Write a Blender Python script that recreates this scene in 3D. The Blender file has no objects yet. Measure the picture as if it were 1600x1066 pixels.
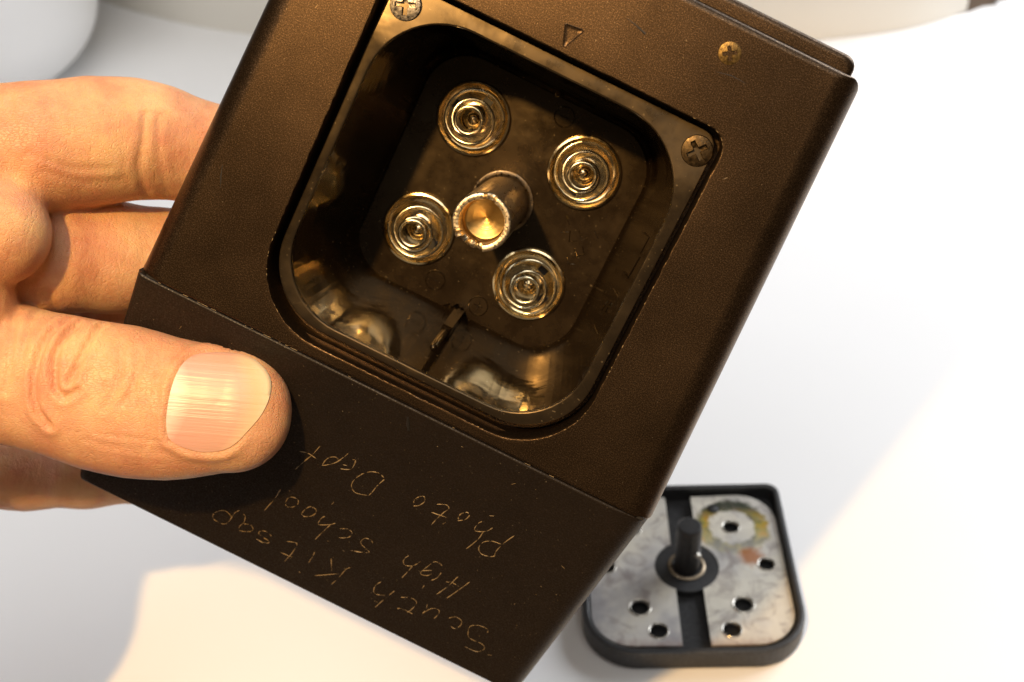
import bpy, math, random
import numpy as np
from mathutils import Matrix, Vector
from mathutils.geometry import tessellate_polygon

random.seed(4)
rng = np.random.default_rng(4)
MM = 0.001
scn = bpy.context.scene
col = scn.collection
PI = math.pi

# ------------------------------------------------------------------ camera
# the table plane is z = 0; the camera looks down at about 39 degrees with a slight roll
A = Matrix(((0.99942, 0.02245, 0.02549), (0.00582, 0.62601, -0.77979), (-0.03346, 0.77949, 0.62552)))
CAM = Vector((-39.6, -247.46, 289.36))
cam_d = bpy.data.cameras.new('camera')
cam = bpy.data.objects.new('camera', cam_d)
col.objects.link(cam)
cam.matrix_world = Matrix.LocRotScale(CAM * MM, A.to_quaternion(), None)
cam_d.sensor_width = 36.0
cam_d.lens = 45.0
cam_d.clip_start = 0.01
cam_d.clip_end = 30.0
cam_d.dof.use_dof = True
cam_d.dof.focus_distance = 0.228
cam_d.dof.aperture_fstop = 24.0
scn.camera = cam

# ------------------------------------------------------------------ world and lamps
wd = bpy.data.worlds.new('World')
scn.world = wd
wd.use_nodes = True
wd.node_tree.nodes['Background'].inputs['Color'].default_value = (1.0, 0.77, 0.52, 1)
wd.node_tree.nodes['Background'].inputs['Strength'].default_value = 0.065

def aim(o, target):
    d = (Vector(target) - o.location).normalized()
    o.rotation_euler = d.to_track_quat('-Z', 'Y').to_euler()

sp = bpy.data.lights.new('desk_lamp', 'SPOT')
sp.energy = 11.0
sp.color = (1.0, 0.59, 0.20)
sp.spot_size = math.radians(50)
sp.spot_blend = 0.35
sp.shadow_soft_size = 0.009
spo = bpy.data.objects.new('desk_lamp', sp)
col.objects.link(spo)
spo.location = Vector((-156.0, -322.0, 508.0)) * MM
aim(spo, Vector((5, -80, 90)) * MM)

wl = bpy.data.lights.new('window_light', 'AREA')
wl.shape = 'RECTANGLE'
wl.size = 0.7
wl.size_y = 0.7
wl.energy = 15.5
wl.color = (0.92, 0.95, 1.0)
wlo = bpy.data.objects.new('window_light', wl)
col.objects.link(wlo)
wlo.location = (0.85, 0.55, 0.62)
aim(wlo, (0.05, 0.15, 0.0))

cl = bpy.data.lights.new('ceiling_light', 'AREA')
cl.shape = 'SQUARE'
cl.size = 0.95
cl.energy = 9.0
cl.color = (1.0, 0.97, 0.94)
clo = bpy.data.objects.new('ceiling_light', cl)
col.objects.link(clo)
clo.location = (-0.14, -0.34, 1.05)
aim(clo, (-0.05, 0.05, 0.0))

scn.view_settings.view_transform = 'Standard'
scn.view_settings.look = 'None'
scn.view_settings.exposure = 0.0
scn.view_settings.gamma = 1.0

# ------------------------------------------------------------------ materials
def mat(name, color, rough=0.5, metal=0.0, spec=0.5):
    m = bpy.data.materials.new(name)
    m.use_nodes = True
    b = m.node_tree.nodes['Principled BSDF']
    b.inputs['Base Color'].default_value = (*color, 1)
    b.inputs['Roughness'].default_value = rough
    b.inputs['Metallic'].default_value = metal
    b.inputs['Specular IOR Level'].default_value = spec
    return m, m.node_tree.nodes, m.node_tree.links, b

def node(ns, t, **kw):
    n = ns.new(t)
    for k, v in kw.items():
        if k in n.inputs:
            n.inputs[k].default_value = v
        else:
            setattr(n, k, v)
    return n

def noise(ns, ls, scale, detail=3.0, rough=0.5, coord=None, dist=0.0):
    n = node(ns, 'ShaderNodeTexNoise', Scale=scale, Detail=detail, Roughness=rough, Distortion=dist)
    if coord is None:
        tc = ns.new('ShaderNodeTexCoord')
        coord = tc.outputs['Object']
    ls.new(coord, n.inputs['Vector'])
    return n

def ramp(ns, ls, src, stops):
    r = ns.new('ShaderNodeValToRGB')
    el = r.color_ramp.elements
    while len(el) > 1:
        el.remove(el[-1])
    el[0].position = stops[0][0]
    el[0].color = (*stops[0][1], 1) if len(stops[0][1]) == 3 else stops[0][1]
    for p, c in stops[1:]:
        e = el.new(p)
        e.color = (*c, 1)
    ls.new(src, r.inputs['Fac'])
    return r

def g(v):
    return (v, v, v)

def bump(ns, ls, b, src, strength, dist, prev=None):
    n = node(ns, 'ShaderNodeBump', Strength=strength, Distance=dist)
    ls.new(src, n.inputs['Height'])
    if prev is not None:
        ls.new(prev.outputs['Normal'], n.inputs['Normal'])
    ls.new(n.outputs['Normal'], b.inputs['Normal'])
    return n

def mixc(ns, ls, fac, a, c, mode='MIX'):
    n = ns.new('ShaderNodeMix')
    n.data_type = 'RGBA'
    n.blend_type = mode
    if isinstance(fac, float):
        n.inputs[0].default_value = fac
    else:
        ls.new(fac, n.inputs[0])
    for s, i in ((a, 6), (c, 7)):
        if isinstance(s, tuple):
            n.inputs[i].default_value = (*s, 1)
        else:
            ls.new(s, n.inputs[i])
    return n.outputs[2]

def math_(ns, ls, op, a, b_=None, clamp=False):
    n = ns.new('ShaderNodeMath')
    n.operation = op
    n.use_clamp = clamp
    for s, i in ((a, 0), (b_, 1)):
        if s is None:
            continue
        if isinstance(s, (int, float)):
            n.inputs[i].default_value = s
        else:
            ls.new(s, n.inputs[i])
    return n.outputs[0]

# textured black plastic of the pack: fine grain, scattered dust and rubbed spots
def plastic(name, base, rough, grain, spec=0.5, flake=0.0):
    m, ns, ls, b = mat(name, base, rough, flake, spec)
    fine = noise(ns, ls, 5000, 2, 0.7)
    sr = ramp(ns, ls, noise(ns, ls, 3300, 1, 0.5).outputs['Fac'], [(0.35, g(spec * 0.55)), (0.55, g(spec)), (0.72, g(min(1.0, spec * 1.9)))])
    ls.new(sr.outputs['Color'], b.inputs['Specular IOR Level'])
    mid = noise(ns, ls, 160, 4, 0.6)
    big = noise(ns, ls, 35, 3, 0.5)
    dust = noise(ns, ls, 2300, 1, 0.5)
    dm = ramp(ns, ls, dust.outputs['Fac'], [(0.765, g(0)), (0.79, g(1))])
    c = mixc(ns, ls, mid.outputs['Fac'], tuple(x * 0.75 for x in base), tuple(x * 1.3 for x in base))
    c = mixc(ns, ls, dm.outputs['Color'], c, (0.16, 0.13, 0.09))
    if flake:
        fl = ramp(ns, ls, noise(ns, ls, 4600, 2, 0.7).outputs['Fac'], [(0.32, g(0.45)), (0.52, g(0.9)), (0.70, g(2.3))])
        c = mixc(ns, ls, 1.0, c, fl.outputs['Color'], 'MULTIPLY')
    ls.new(c, b.inputs['Base Color'])
    rr = ramp(ns, ls, big.outputs['Fac'], [(0.3, g(rough - 0.05)), (0.7, g(rough + 0.06))])
    ls.new(rr.outputs['Color'], b.inputs['Roughness'])
    bump(ns, ls, b, fine.outputs['Fac'], grain, 0.00006)
    return m

M = {}
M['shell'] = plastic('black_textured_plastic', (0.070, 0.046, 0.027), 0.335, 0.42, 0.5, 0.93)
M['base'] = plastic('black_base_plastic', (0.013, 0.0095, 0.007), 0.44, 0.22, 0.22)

def glossy_plastic(name, base, rough):
    m, ns, ls, b = mat(name, base, rough, 0.0, 0.55)
    n1 = noise(ns, ls, 260, 4, 0.65)
    n2 = noise(ns, ls, 60, 3, 0.5, dist=0.6)
    patch = mixc(ns, ls, 0.5, n1.outputs['Color'], n2.outputs['Color'])
    rr = ramp(ns, ls, patch, [(0.36, g(rough * 0.65)), (0.62, g(rough * 1.7))])
    ls.new(rr.outputs['Color'], b.inputs['Roughness'])
    b.inputs['Specular IOR Level'].default_value = 0.62
    b.inputs['Specular Tint'].default_value = (1.0, 0.76, 0.46, 1)
    dust = noise(ns, ls, 1500, 1, 0.5)
    dm = ramp(ns, ls, dust.outputs['Fac'], [(0.72, g(0)), (0.76, g(0.8))])
    c = mixc(ns, ls, dm.outputs['Color'], base, (0.12, 0.09, 0.05))
    ls.new(c, b.inputs['Base Color'])
    bump(ns, ls, b, n2.outputs['Fac'], 0.35, 0.0006)
    return m

M['well'] = glossy_plastic('glossy_dark_plastic', (0.008, 0.005, 0.0025), 0.085)
M['floor'] = glossy_plastic('filmed_floor_plastic', (0.011, 0.007, 0.004), 0.24)
M['plate'] = glossy_plastic('satin_dark_plastic', (0.012, 0.009, 0.006), 0.26)

def metal(name, color, rough, sc=900, var=0.5, bmp=0.1):
    m, ns, ls, b = mat(name, color, rough, 1.0)
    n1 = noise(ns, ls, sc, 4, 0.6)
    rr = ramp(ns, ls, n1.outputs['Fac'], [(0.3, g(rough * (1 - var))), (0.75, g(min(1, rough * (1 + 1.5 * var))))])
    ls.new(rr.outputs['Color'], b.inputs['Roughness'])
    c = mixc(ns, ls, n1.outputs['Fac'], tuple(x * 0.8 for x in color), color)
    ls.new(c, b.inputs['Base Color'])
    if bmp:
        bump(ns, ls, b, n1.outputs['Fac'], bmp, 0.0002)
    return m

M['coil'] = metal('spring_wire', (0.96, 0.83, 0.55), 0.19, 700, 0.4, 0.0)
M['spring'] = metal('nickel_plated_dish', (0.86, 0.68, 0.38), 0.15, 700, 0.5, 0.05)
M['brass'] = metal('turned_brass', (0.50, 0.32, 0.11), 0.36, 1500, 0.2, 0.05)
M['steel'] = metal('dull_screw_steel', (0.50, 0.45, 0.38), 0.34, 1800, 0.5, 0.3)
M['dark_screw'] = metal('bronzed_screw', (0.085, 0.06, 0.032), 0.42, 1800, 0.4, 0.3)
M['face_screw'] = metal('brassy_screw', (0.17, 0.115, 0.045), 0.40, 1800, 0.4, 0.3)
M['post'] = metal('dull_zinc_tube', (0.34, 0.27, 0.19), 0.38, 1300, 0.5, 0.3)
M['rim'] = metal('chewed_metal_rim', (0.80, 0.68, 0.48), 0.34, 2500, 0.5, 0.35)
M['eyelet'] = metal('eyelet_nickel', (0.62, 0.59, 0.53), 0.30, 900, 0.4, 0.0)
M['black'], *_ = mat('flat_black', (0.010, 0.009, 0.008), 0.55)
M['cover_black'] = plastic('cover_black_plastic', (0.018, 0.018, 0.019), 0.42, 0.25)
M['scratch'], *_ = mat('scratched_bare_plastic', (0.27, 0.19, 0.09), 0.55)
M['emboss'] = M['well']

# worn contact plate of the cover: grey film, yellow-green corrosion ring, rust spot
def plate_mat():
    m, ns, ls, b = mat('worn_contact_metal', (0.6, 0.58, 0.52), 0.38, 0.75)
    tc = ns.new('ShaderNodeTexCoord')
    P = tc.outputs['Object']
    n1 = noise(ns, ls, 48, 4, 0.55, P)
    n2 = noise(ns, ls, 420, 5, 0.7, P)
    n3 = noise(ns, ls, 150, 4, 0.7, P)
    base = ramp(ns, ls, n1.outputs['Fac'], [(0.34, (0.40, 0.39, 0.40)), (0.46, (0.62, 0.60, 0.56)), (0.60, (0.76, 0.72, 0.62))])
    sep = ns.new('ShaderNodeSeparateXYZ')
    ls.new(P, sep.inputs[0])
    wob = math_(ns, ls, 'MULTIPLY', math_(ns, ls, 'SUBTRACT', n2.outputs['Fac'], 0.5), 0.006)
    def dist(cx, cy):
        v = ns.new('ShaderNodeVectorMath')
        v.operation = 'DISTANCE'
        v2 = ns.new('ShaderNodeVectorMath')
        v2.operation = 'MULTIPLY'
        ls.new(P, v2.inputs[0])
        v2.inputs[1].default_value = (1, 1, 0)
        ls.new(v2.outputs[0], v.inputs[0])
        v.inputs[1].default_value = (cx * MM, cy * MM, 0)
        return math_(ns, ls, 'ADD', v.outputs['Value'], wob)
    d = dist(14.9, 15.8)
    ring = ramp(ns, ls, math_(ns, ls, 'MULTIPLY', d, 1000 / 16.0), [(0.40, g(0)), (0.44, g(1)), (0.64, g(1)), (0.72, g(0))])
    stain = ramp(ns, ls, n3.outputs['Fac'], [(0.38, (0.03, 0.032, 0.012)), (0.46, (0.12, 0.11, 0.03)), (0.53, (0.30, 0.25, 0.05)), (0.62, (0.40, 0.22, 0.01))])
    fade = math_(ns, ls, 'ADD', math_(ns, ls, 'MULTIPLY', sep.outputs['Y'], 50.0), 0.2, True)
    soot = math_(ns, ls, 'MULTIPLY', math_(ns, ls, 'SUBTRACT', sep.outputs['Y'], 0.0185), 190.0, True)
    stc = mixc(ns, ls, soot, stain.outputs['Color'], (0.03, 0.035, 0.02))
    c = mixc(ns, ls, math_(ns, ls, 'MULTIPLY', ring.outputs['Color'], fade), base.outputs['Color'], stc)
    dirt = noise(ns, ls, 130, 5, 0.68, P, 1.2)
    dr = ramp(ns, ls, dirt.outputs['Fac'], [(0.52, g(0)), (0.66, g(0.55))])
    c = mixc(ns, ls, dr.outputs['Color'], c, (0.22, 0.17, 0.16))
    d2 = dist(19.0, 4.2)
    rust = ramp(ns, ls, math_(ns, ls, 'MULTIPLY', d2, 1000 / 8.0), [(0.25, g(1)), (0.58, g(0))])
    c = mixc(ns, ls, math_(ns, ls, 'MULTIPLY', rust.outputs['Color'], 0.9), c, (0.30, 0.10, 0.022))
    # dark grime towards the lower edge and the right edge
    edge = ramp(ns, ls, math_(ns, ls, 'ADD', math_(ns, ls, 'MULTIPLY', sep.outputs['Y'], -1.0), math_(ns, ls, 'MULTIPLY', n2.outputs['Fac'], 0.006)), [(0.027, g(0)), (0.031, g(1))])
    c = mixc(ns, ls, math_(ns, ls, 'MULTIPLY', edge.outputs['Color'], 0.75), c, (0.12, 0.05, 0.03))
    ls.new(c, b.inputs['Base Color'])
    cov_ = math_(ns, ls, 'ADD', math_(ns, ls, 'MULTIPLY', ring.outputs['Color'], fade), math_(ns, ls, 'ADD', rust.outputs['Color'], edge.outputs['Color']), True)
    ls.new(math_(ns, ls, 'MULTIPLY', math_(ns, ls, 'SUBTRACT', 1.0, cov_), 0.5, True), b.inputs['Metallic'])
    rr = ramp(ns, ls, n2.outputs['Fac'], [(0.35, g(0.33)), (0.7, g(0.46))])
    ls.new(rr.outputs['Color'], b.inputs['Roughness'])
    bump(ns, ls, b, n2.outputs['Fac'], 0.06, 0.0002)
    return m
M['contact'] = plate_mat()

def paper(name, base, spec=0.2):
    m, ns, ls, b = mat(name, base, 0.75, 0.0, spec)
    n1 = noise(ns, ls, 900, 4, 0.6)
    n2 = noise(ns, ls, 14, 3, 0.5)
    c = mixc(ns, ls, n2.outputs['Fac'], tuple(x * 0.97 for x in base), base)
    ls.new(c, b.inputs['Base Color'])
    bump(ns, ls, b, n1.outputs['Fac'], 0.06, 0.0004)
    return m
M['paper'] = paper('white_paper', (0.83, 0.83, 0.83))
M['cream'] = paper('cream_card', (0.78, 0.75, 0.68))
M['tub'], *_ = mat('white_tub_plastic', (0.80, 0.80, 0.80), 0.35)
def wood():
    m, ns, ls, b = mat('dark_table_wood', (0.12, 0.08, 0.05), 0.5)
    w = node(ns, 'ShaderNodeTexWave', Scale=14.0, Distortion=6.0, Detail=3.0)
    tc = ns.new('ShaderNodeTexCoord')
    ls.new(tc.outputs['Object'], w.inputs['Vector'])
    c = ramp(ns, ls, w.outputs['Fac'], [(0.2, (0.07, 0.045, 0.03)), (0.8, (0.12, 0.08, 0.05))])
    ls.new(c.outputs['Color'], b.inputs['Base Color'])
    return m
M['wood'] = wood()

def skin():
    m, ns, ls, b = mat('skin', (0.70, 0.42, 0.29), 0.46, 0.0, 0.42)
    n1 = noise(ns, ls, 110, 5, 0.6)
    n2 = noise(ns, ls, 420, 4, 0.65)
    c = ramp(ns, ls, n1.outputs['Fac'], [(0.30, (0.53, 0.235, 0.125)), (0.48, (0.64, 0.35, 0.18)), (0.66, (0.72, 0.45, 0.23))])
    n0 = noise(ns, ls, 42, 3, 0.5)
    rd = ramp(ns, ls, n0.outputs['Fac'], [(0.44, g(0)), (0.66, g(0.5))])
    cr_ = mixc(ns, ls, rd.outputs['Color'], c.outputs['Color'], (0.58, 0.235, 0.145))
    c2 = mixc(ns, ls, 0.10, cr_, n2.outputs['Color'], 'OVERLAY')
    ls.new(c2, b.inputs['Base Color'])
    b.inputs['Subsurface Weight'].default_value = 0.30
    b.inputs['Subsurface Radius'].default_value = (1.0, 0.35, 0.18)
    b.inputs['Subsurface Scale'].default_value = 0.0035
    tc = ns.new('ShaderNodeTexCoord')
    mp = node(ns, 'ShaderNodeMapping')
    ls.new(tc.outputs['Object'], mp.inputs['Vector'])
    mp.inputs['Scale'].default_value = (1.0, 2.6, 1.6)
    v = node(ns, 'ShaderNodeTexVoronoi', Scale=1000.0)
    v.feature = 'DISTANCE_TO_EDGE'
    ls.new(mp.outputs['Vector'], v.inputs['Vector'])
    vr = ramp(ns, ls, v.outputs['Distance'], [(0.0, g(0)), (0.12, g(1))])
    b1 = bump(ns, ls, b, vr.outputs['Color'], 0.40, 0.0003)
    mp2 = node(ns, 'ShaderNodeMapping')
    ls.new(tc.outputs['Object'], mp2.inputs['Vector'])
    mp2.inputs['Scale'].default_value = (1.0, 0.35, 0.6)
    n3 = noise(ns, ls, 520, 5, 0.62, mp2.outputs['Vector'], 0.8)
    bump(ns, ls, b, n3.outputs['Fac'], 0.36, 0.0007, b1)
    return m
M['skin'] = skin()

def nail_mat():
    # object x runs from the cuticle (negative) to the free edge, y across the nail
    m, ns, ls, b = mat('thumbnail', (0.72, 0.45, 0.32), 0.36, 0.0, 0.5)
    tc = ns.new('ShaderNodeTexCoord')
    P = tc.outputs['Object']
    sep = ns.new('ShaderNodeSeparateXYZ')
    ls.new(P, sep.inputs[0])
    mp = node(ns, 'ShaderNodeMapping')
    ls.new(P, mp.inputs['Vector'])
    mp.inputs['Scale'].default_value = (0.03, 1.0, 0.03)
    n1 = noise(ns, ls, 1150, 3, 0.6, mp.outputs['Vector'])
    # free edge band and lunula (both belong to the nail itself)
    yy = math_(ns, ls, 'MULTIPLY', math_(ns, ls, 'POWER', math_(ns, ls, 'MULTIPLY', sep.outputs['Y'], 100.0), 2.0), 0.0045)
    t = math_(ns, ls, 'MULTIPLY', math_(ns, ls, 'ADD', sep.outputs['X'], yy), 50.0)
    t = math_(ns, ls, 'ADD', t, 0.5)
    c = ramp(ns, ls, t, [(0.13, (0.74, 0.52, 0.43)), (0.27, (0.60, 0.31, 0.24)), (0.70, (0.62, 0.34, 0.24)), (0.84, (0.72, 0.50, 0.30)), (0.93, (0.78, 0.64, 0.42))])
    c2 = mixc(ns, ls, math_(ns, ls, 'MULTIPLY', n1.outputs['Fac'], 0.14), c.outputs['Color'], (0.80, 0.60, 0.46))
    ls.new(c2, b.inputs['Base Color'])
    b.inputs['Subsurface Weight'].default_value = 0.15
    b.inputs['Subsurface Radius'].default_value = (1.0, 0.4, 0.25)
    b.inputs['Subsurface Scale'].default_value = 0.002
    bump(ns, ls, b, n1.outputs['Fac'], 0.40, 0.0004)
    return m
M['nail'] = nail_mat()

# ------------------------------------------------------------------ mesh helpers (all lengths in mm)
def link_mesh(name, verts, faces, m, parent=None, smooth=40.0, mats=None, fmat=None):
    me = bpy.data.meshes.new(name)
    me.from_pydata([tuple(float(c) * MM for c in v) for v in verts], [], [tuple(f) for f in faces])
    for mm_ in (mats or [m]):
        me.materials.append(mm_)
    if fmat is not None:
        me.polygons.foreach_set('material_index', fmat)
    me.validate()
    if smooth:
        me.polygons.foreach_set('use_smooth', [True] * len(me.polygons))
        me.set_sharp_from_angle(angle=math.radians(smooth))
    me.update()
    o = bpy.data.objects.new(name, me)
    col.objects.link(o)
    if smooth and smooth <= 45:
        wn = o.modifiers.new('weighted', 'WEIGHTED_NORMAL')
        wn.keep_sharp = True
        wn.weight = 80
    if parent is not None:
        o.parent = parent
    return o

def tag(o, label=None, cat=None, group=None, kind=None):
    if label:
        o['label'] = label
    if cat:
        o['category'] = cat
    if group:
        o['group'] = group
    if kind:
        o['kind'] = kind
    return o

class MB:
    def __init__(self):
        self.v, self.f = [], []
    def add(self, verts, faces):
        k = len(self.v)
        self.v += [tuple(p) for p in verts]
        self.f += [tuple(i + k for i in f) for f in faces]
    def loft(self, rings, cap0=False, cap1=False, closed=True):
        n = len(rings[0])
        vs = [p for r in rings for p in r]
        fs = []
        for k in range(len(rings) - 1):
            for i in range(n if closed else n - 1):
                j = (i + 1) % n
                fs.append((k * n + i, k * n + j, (k + 1) * n + j, (k + 1) * n + i))
        if cap0:
            fs.append(tuple(range(n - 1, -1, -1)))
        if cap1:
            fs.append(tuple((len(rings) - 1) * n + i for i in range(n)))
        self.add(vs, fs)
    def lathe(self, prof, n=48, c=(0, 0, 0), cap0=False, cap1=False):
        rings = [[(c[0] + r * math.cos(2 * PI * i / n), c[1] + r * math.sin(2 * PI * i / n), c[2] + z) for i in range(n)] for r, z in prof]
        self.loft(rings, cap0, cap1)
    def tube(self, pts, r, n=8, closed=False, caps=True):
        P = [Vector(p) for p in pts]
        rings = []
        N = len(P)
        up = None
        for i in range(N):
            a = P[(i - 1) % N] if (closed or i > 0) else P[i]
            b = P[(i + 1) % N] if (closed or i < N - 1) else P[i]
            t = (b - a).normalized()
            if up is None:
                up = t.orthogonal().normalized()
            up = (up - t * up.dot(t)).normalized()
            s = t.cross(up)
            rr = r[i] if isinstance(r, (list, tuple)) else r
            rings.append([P[i] + (up * math.cos(2 * PI * k / n) + s * math.sin(2 * PI * k / n)) * rr for k in range(n)])
        if closed:
            rings.append(rings[0])
        self.loft(rings, caps and not closed, caps and not closed)
    def build(self, name, m, parent=None, smooth=40.0):
        return link_mesh(name, self.v, self.f, m, parent, smooth)

def round_poly(pts, radii, n=10):
    """polygon (counter-clockwise) with each corner rounded"""
    out = []
    k = len(pts)
    for i in range(k):
        p = np.array(pts[i], float)
        a = np.array(pts[i - 1], float) - p
        b = np.array(pts[(i + 1) % k], float) - p
        la, lb = np.linalg.norm(a), np.linalg.norm(b)
        a, b = a / la, b / lb
        th = math.acos(float(np.clip(a @ b, -1, 1)))
        r = radii[i]
        d = r / math.tan(th / 2)
        c = p + (a + b) / np.linalg.norm(a + b) * (r / math.sin(th / 2))
        s, e = p + a * d, p + b * d
        a0 = math.atan2(*(s - c)[::-1])
        a1 = math.atan2(*(e - c)[::-1])
        while a1 < a0:
            a1 += 2 * PI
        for q in range(n + 1):
            t = a0 + (a1 - a0) * q / n
            out.append((c[0] + r * math.cos(t), c[1] + r * math.sin(t)))
    return out

def rrect(x0, x1, y0, y1, r, n=10):
    """radii in the order bottom-left, bottom-right, top-right, top-left"""
    return round_poly([(x0, y0), (x1, y0), (x1, y1), (x0, y1)], r, n)

def angles_of(polys, c, n=220):
    s = set(round(-PI + 2 * PI * i / n, 5) for i in range(n))
    for p in polys:
        for x, y in p:
            s.add(round(math.atan2(y - c[1], x - c[0]), 5))
    s = sorted(s)
    out = [s[0]]
    for a in s[1:]:
        if a - out[-1] > 0.004:
            out.append(a)
    return np.array(out)

def radial(poly, ang, c):
    P = np.array(poly) - np.array(c)
    Q = np.roll(P, -1, 0)
    D = np.stack([np.cos(ang), np.sin(ang)], 1)
    E_ = Q - P
    den = D[:, None, 0] * E_[None, :, 1] - D[:, None, 1] * E_[None, :, 0]
    den = np.where(np.abs(den) < 1e-12, 1e-12, den)
    t = (P[None, :, 0] * E_[None, :, 1] - P[None, :, 1] * E_[None, :, 0]) / den
    u = (P[None, :, 0] * D[:, None, 1] - P[None, :, 1] * D[:, None, 0]) / den
    t = np.where((u >= -1e-6) & (u <= 1 + 1e-6) & (t > 0), t, 0).max(1)
    return D * t[:, None] + np.array(c)

def ring(poly2, z):
    if np.isscalar(z):
        return [(x, y, z) for x, y in poly2]
    return [(x, y, zz) for (x, y), zz in zip(poly2, z)]

# ------------------------------------------------------------------ the setting: table
tb = MB()
tb.loft([[(-900, -600, 0 - 0.6 - 18), (900, -600, -18.6), (900, 900, -18.6), (-900, 900, -18.6)],
         [(-900, -600, -0.6), (900, -600, -0.6), (900, 900, -0.6), (-900, 900, -0.6)]], True, True)
tag(tb.build('table', M['wood'], None, 0), kind='structure')

# sheet of white paper: gently wavy, its rear right corner cut away
def sheet():
    xs = np.linspace(-460, 420, 105)
    ys = np.linspace(-82, 520, 80)
    vs, idx, fs = [], {}, []
    def inside(x, y):
        return y < 372 + max(0.0, (x - 178)) * 0.66 or x < 150
    for j, y in enumerate(ys):
        for i, x in enumerate(xs):
            yy = y
            z = 0.35 * math.sin(x * 0.013 + 1.1) * math.sin(y * 0.011) + 0.25 * math.sin(x * 0.031 + y * 0.017)
            fall = min(1.0, max(0.0, (math.hypot(x, y) - 60) / 60))
            idx[i, j] = len(vs)
            if x > 150:
                yy = min(yy, 372 + max(0.0, (x - 178)) * 0.66)
            vs.append((x, yy, 0.62 * fall + z * fall))
    for j in range(len(ys) - 1):
        for i in range(len(xs) - 1):
            q = (idx[i, j], idx[i + 1, j], idx[i + 1, j + 1], idx[i, j + 1])
            if len(set((round(vs[k][0], 3), round(vs[k][1], 3)) for k in q)) == 4:
                fs.append(q)
    return link_mesh('paper_sheet', vs, fs, M['paper'], None, 60)
tag(sheet(), 'large white paper sheet spread flat over the table under everything', 'paper')

# cream card standing curved behind
def card():
    pts = [(-330, 470), (-284, 424), (-240, 395), (-200, 376), (-150, 362), (-80, 351), (0, 346), (70, 346), (110, 349), (150, 359), (182, 376)]
    P = []
    for i in range(len(pts) - 1):
        p0, p1, p2, p3 = (np.array(pts[max(i - 1, 0)]), np.array(pts[i]), np.array(pts[i + 1]), np.array(pts[min(i + 2, len(pts) - 1)]))
        for k in range(8):
            t = k / 8
            P.append(0.5 * (2 * p1 + (p2 - p0) * t + (2 * p0 - 5 * p1 + 4 * p2 - p3) * t * t + (3 * p1 - p0 - 3 * p2 + p3) * t ** 3))
    P.append(np.array(pts[-1]))
    mb = MB()
    rows = []
    for z in np.linspace(0.9, 230, 14):
        f = z / 230
        lean = 16 * f * f
        rows.append([(p[0], p[1] + lean + 1.2 * math.sin(p[0] * 0.05 + f * 3) * f, z) for p in P])
    back = [[(x, y + 0.9, z) for x, y, z in r] for r in rows]
    mb.loft(rows, closed=False)
    mb.loft(back[::-1], closed=False)
    mb.loft([rows[0], back[0]], closed=False)
    mb.loft([rows[-1], back[-1]], closed=False)
    mb.loft([[r[-1] for r in rows], [r[-1] for r in back]], closed=False)
    return mb.build('curved_card', M['cream'], None, 50)
tag(card(), 'cream card standing upright in a curve at the back of the paper', 'card')

# white tub at the back left
t = MB()
R_ = 82
prof = [(0.01, 2.0), (R_ - 34, 1.2)] + [(R_ - 34 + 34 * math.sin(a), 35.2 - 34 * math.cos(a)) for a in np.linspace(0.1, PI / 2, 12)] + \
       [(R_ + 1.5, 70), (R_ + 4, 115), (R_ + 5.5, 118), (R_ + 5, 121), (R_ + 2.5, 120), (R_ - 1, 80), (R_ - 12, 30), (R_ - 40, 6), (0.01, 5)]
t.lathe(prof, 96)
tub = t.build('tub', M['tub'], None, 50)
tub.location = (-338 * MM, 338 * MM, 0.0004)
tag(tub, 'white round-bottomed tub at the back left corner', 'tub')

# ------------------------------------------------------------------ screws
def screw_mesh(R, dome, cr, cw, depth):
    """cross-recessed head: rim at z=0, recess cut as geometry"""
    n, K = 96, 22
    vs, fs = [(0, 0, dome - depth)], []
    for k in range(1, K + 1):
        r = R * k / K
        for i in range(n):
            a = 2 * PI * i / n
            x, y = r * math.cos(a), r * math.sin(a)
            z = dome * (1 - (r / R) ** 2)
            if k == K:
                z -= 0.25 * dome + 0.1
            if (abs(x) < cw and abs(y) < cr) or (abs(y) < cw and abs(x) < cr):
                z -= depth * (1 - 0.35 * r / cr)
            vs.append((x, y, z))
    for i in range(n):
        fs.append((0, 1 + i, 1 + (i + 1) % n))
    for k in range(K - 1):
        for i in range(n):
            j = (i + 1) % n
            a, b = 1 + k * n, 1 + (k + 1) * n
            fs.append((a + i, b + i, b + j, a + j))
    a = 1 + (K - 1) * n
    b = len(vs)
    vs += [(x * 0.98, y * 0.98, z - 1.6) for x, y, z in vs[a:a + n]]
    for i in range(n):
        j = (i + 1) % n
        fs.append((a + i, b + i, b + j, a + j))
    return vs, fs

# ------------------------------------------------------------------ the battery pack
pack = bpy.data.objects.new('battery_pack', None)
col.objects.link(pack)
HX, HY, HN = Vector((0.8863, -0.26927, -0.37679)), Vector((0.45545, 0.35933, 0.81453)), Vector((-0.08393, -0.89352, 0.44111))
HM = Matrix((HX, HY, HN)).transposed()
HLOC = Vector((-50.26, -62.29, 165.73))
pack.matrix_world = Matrix.LocRotScale(HLOC * MM, HM.to_quaternion(), None)
tag(pack, 'black plastic battery pack with an open square well of springs, held in a hand', 'battery pack')

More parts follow.
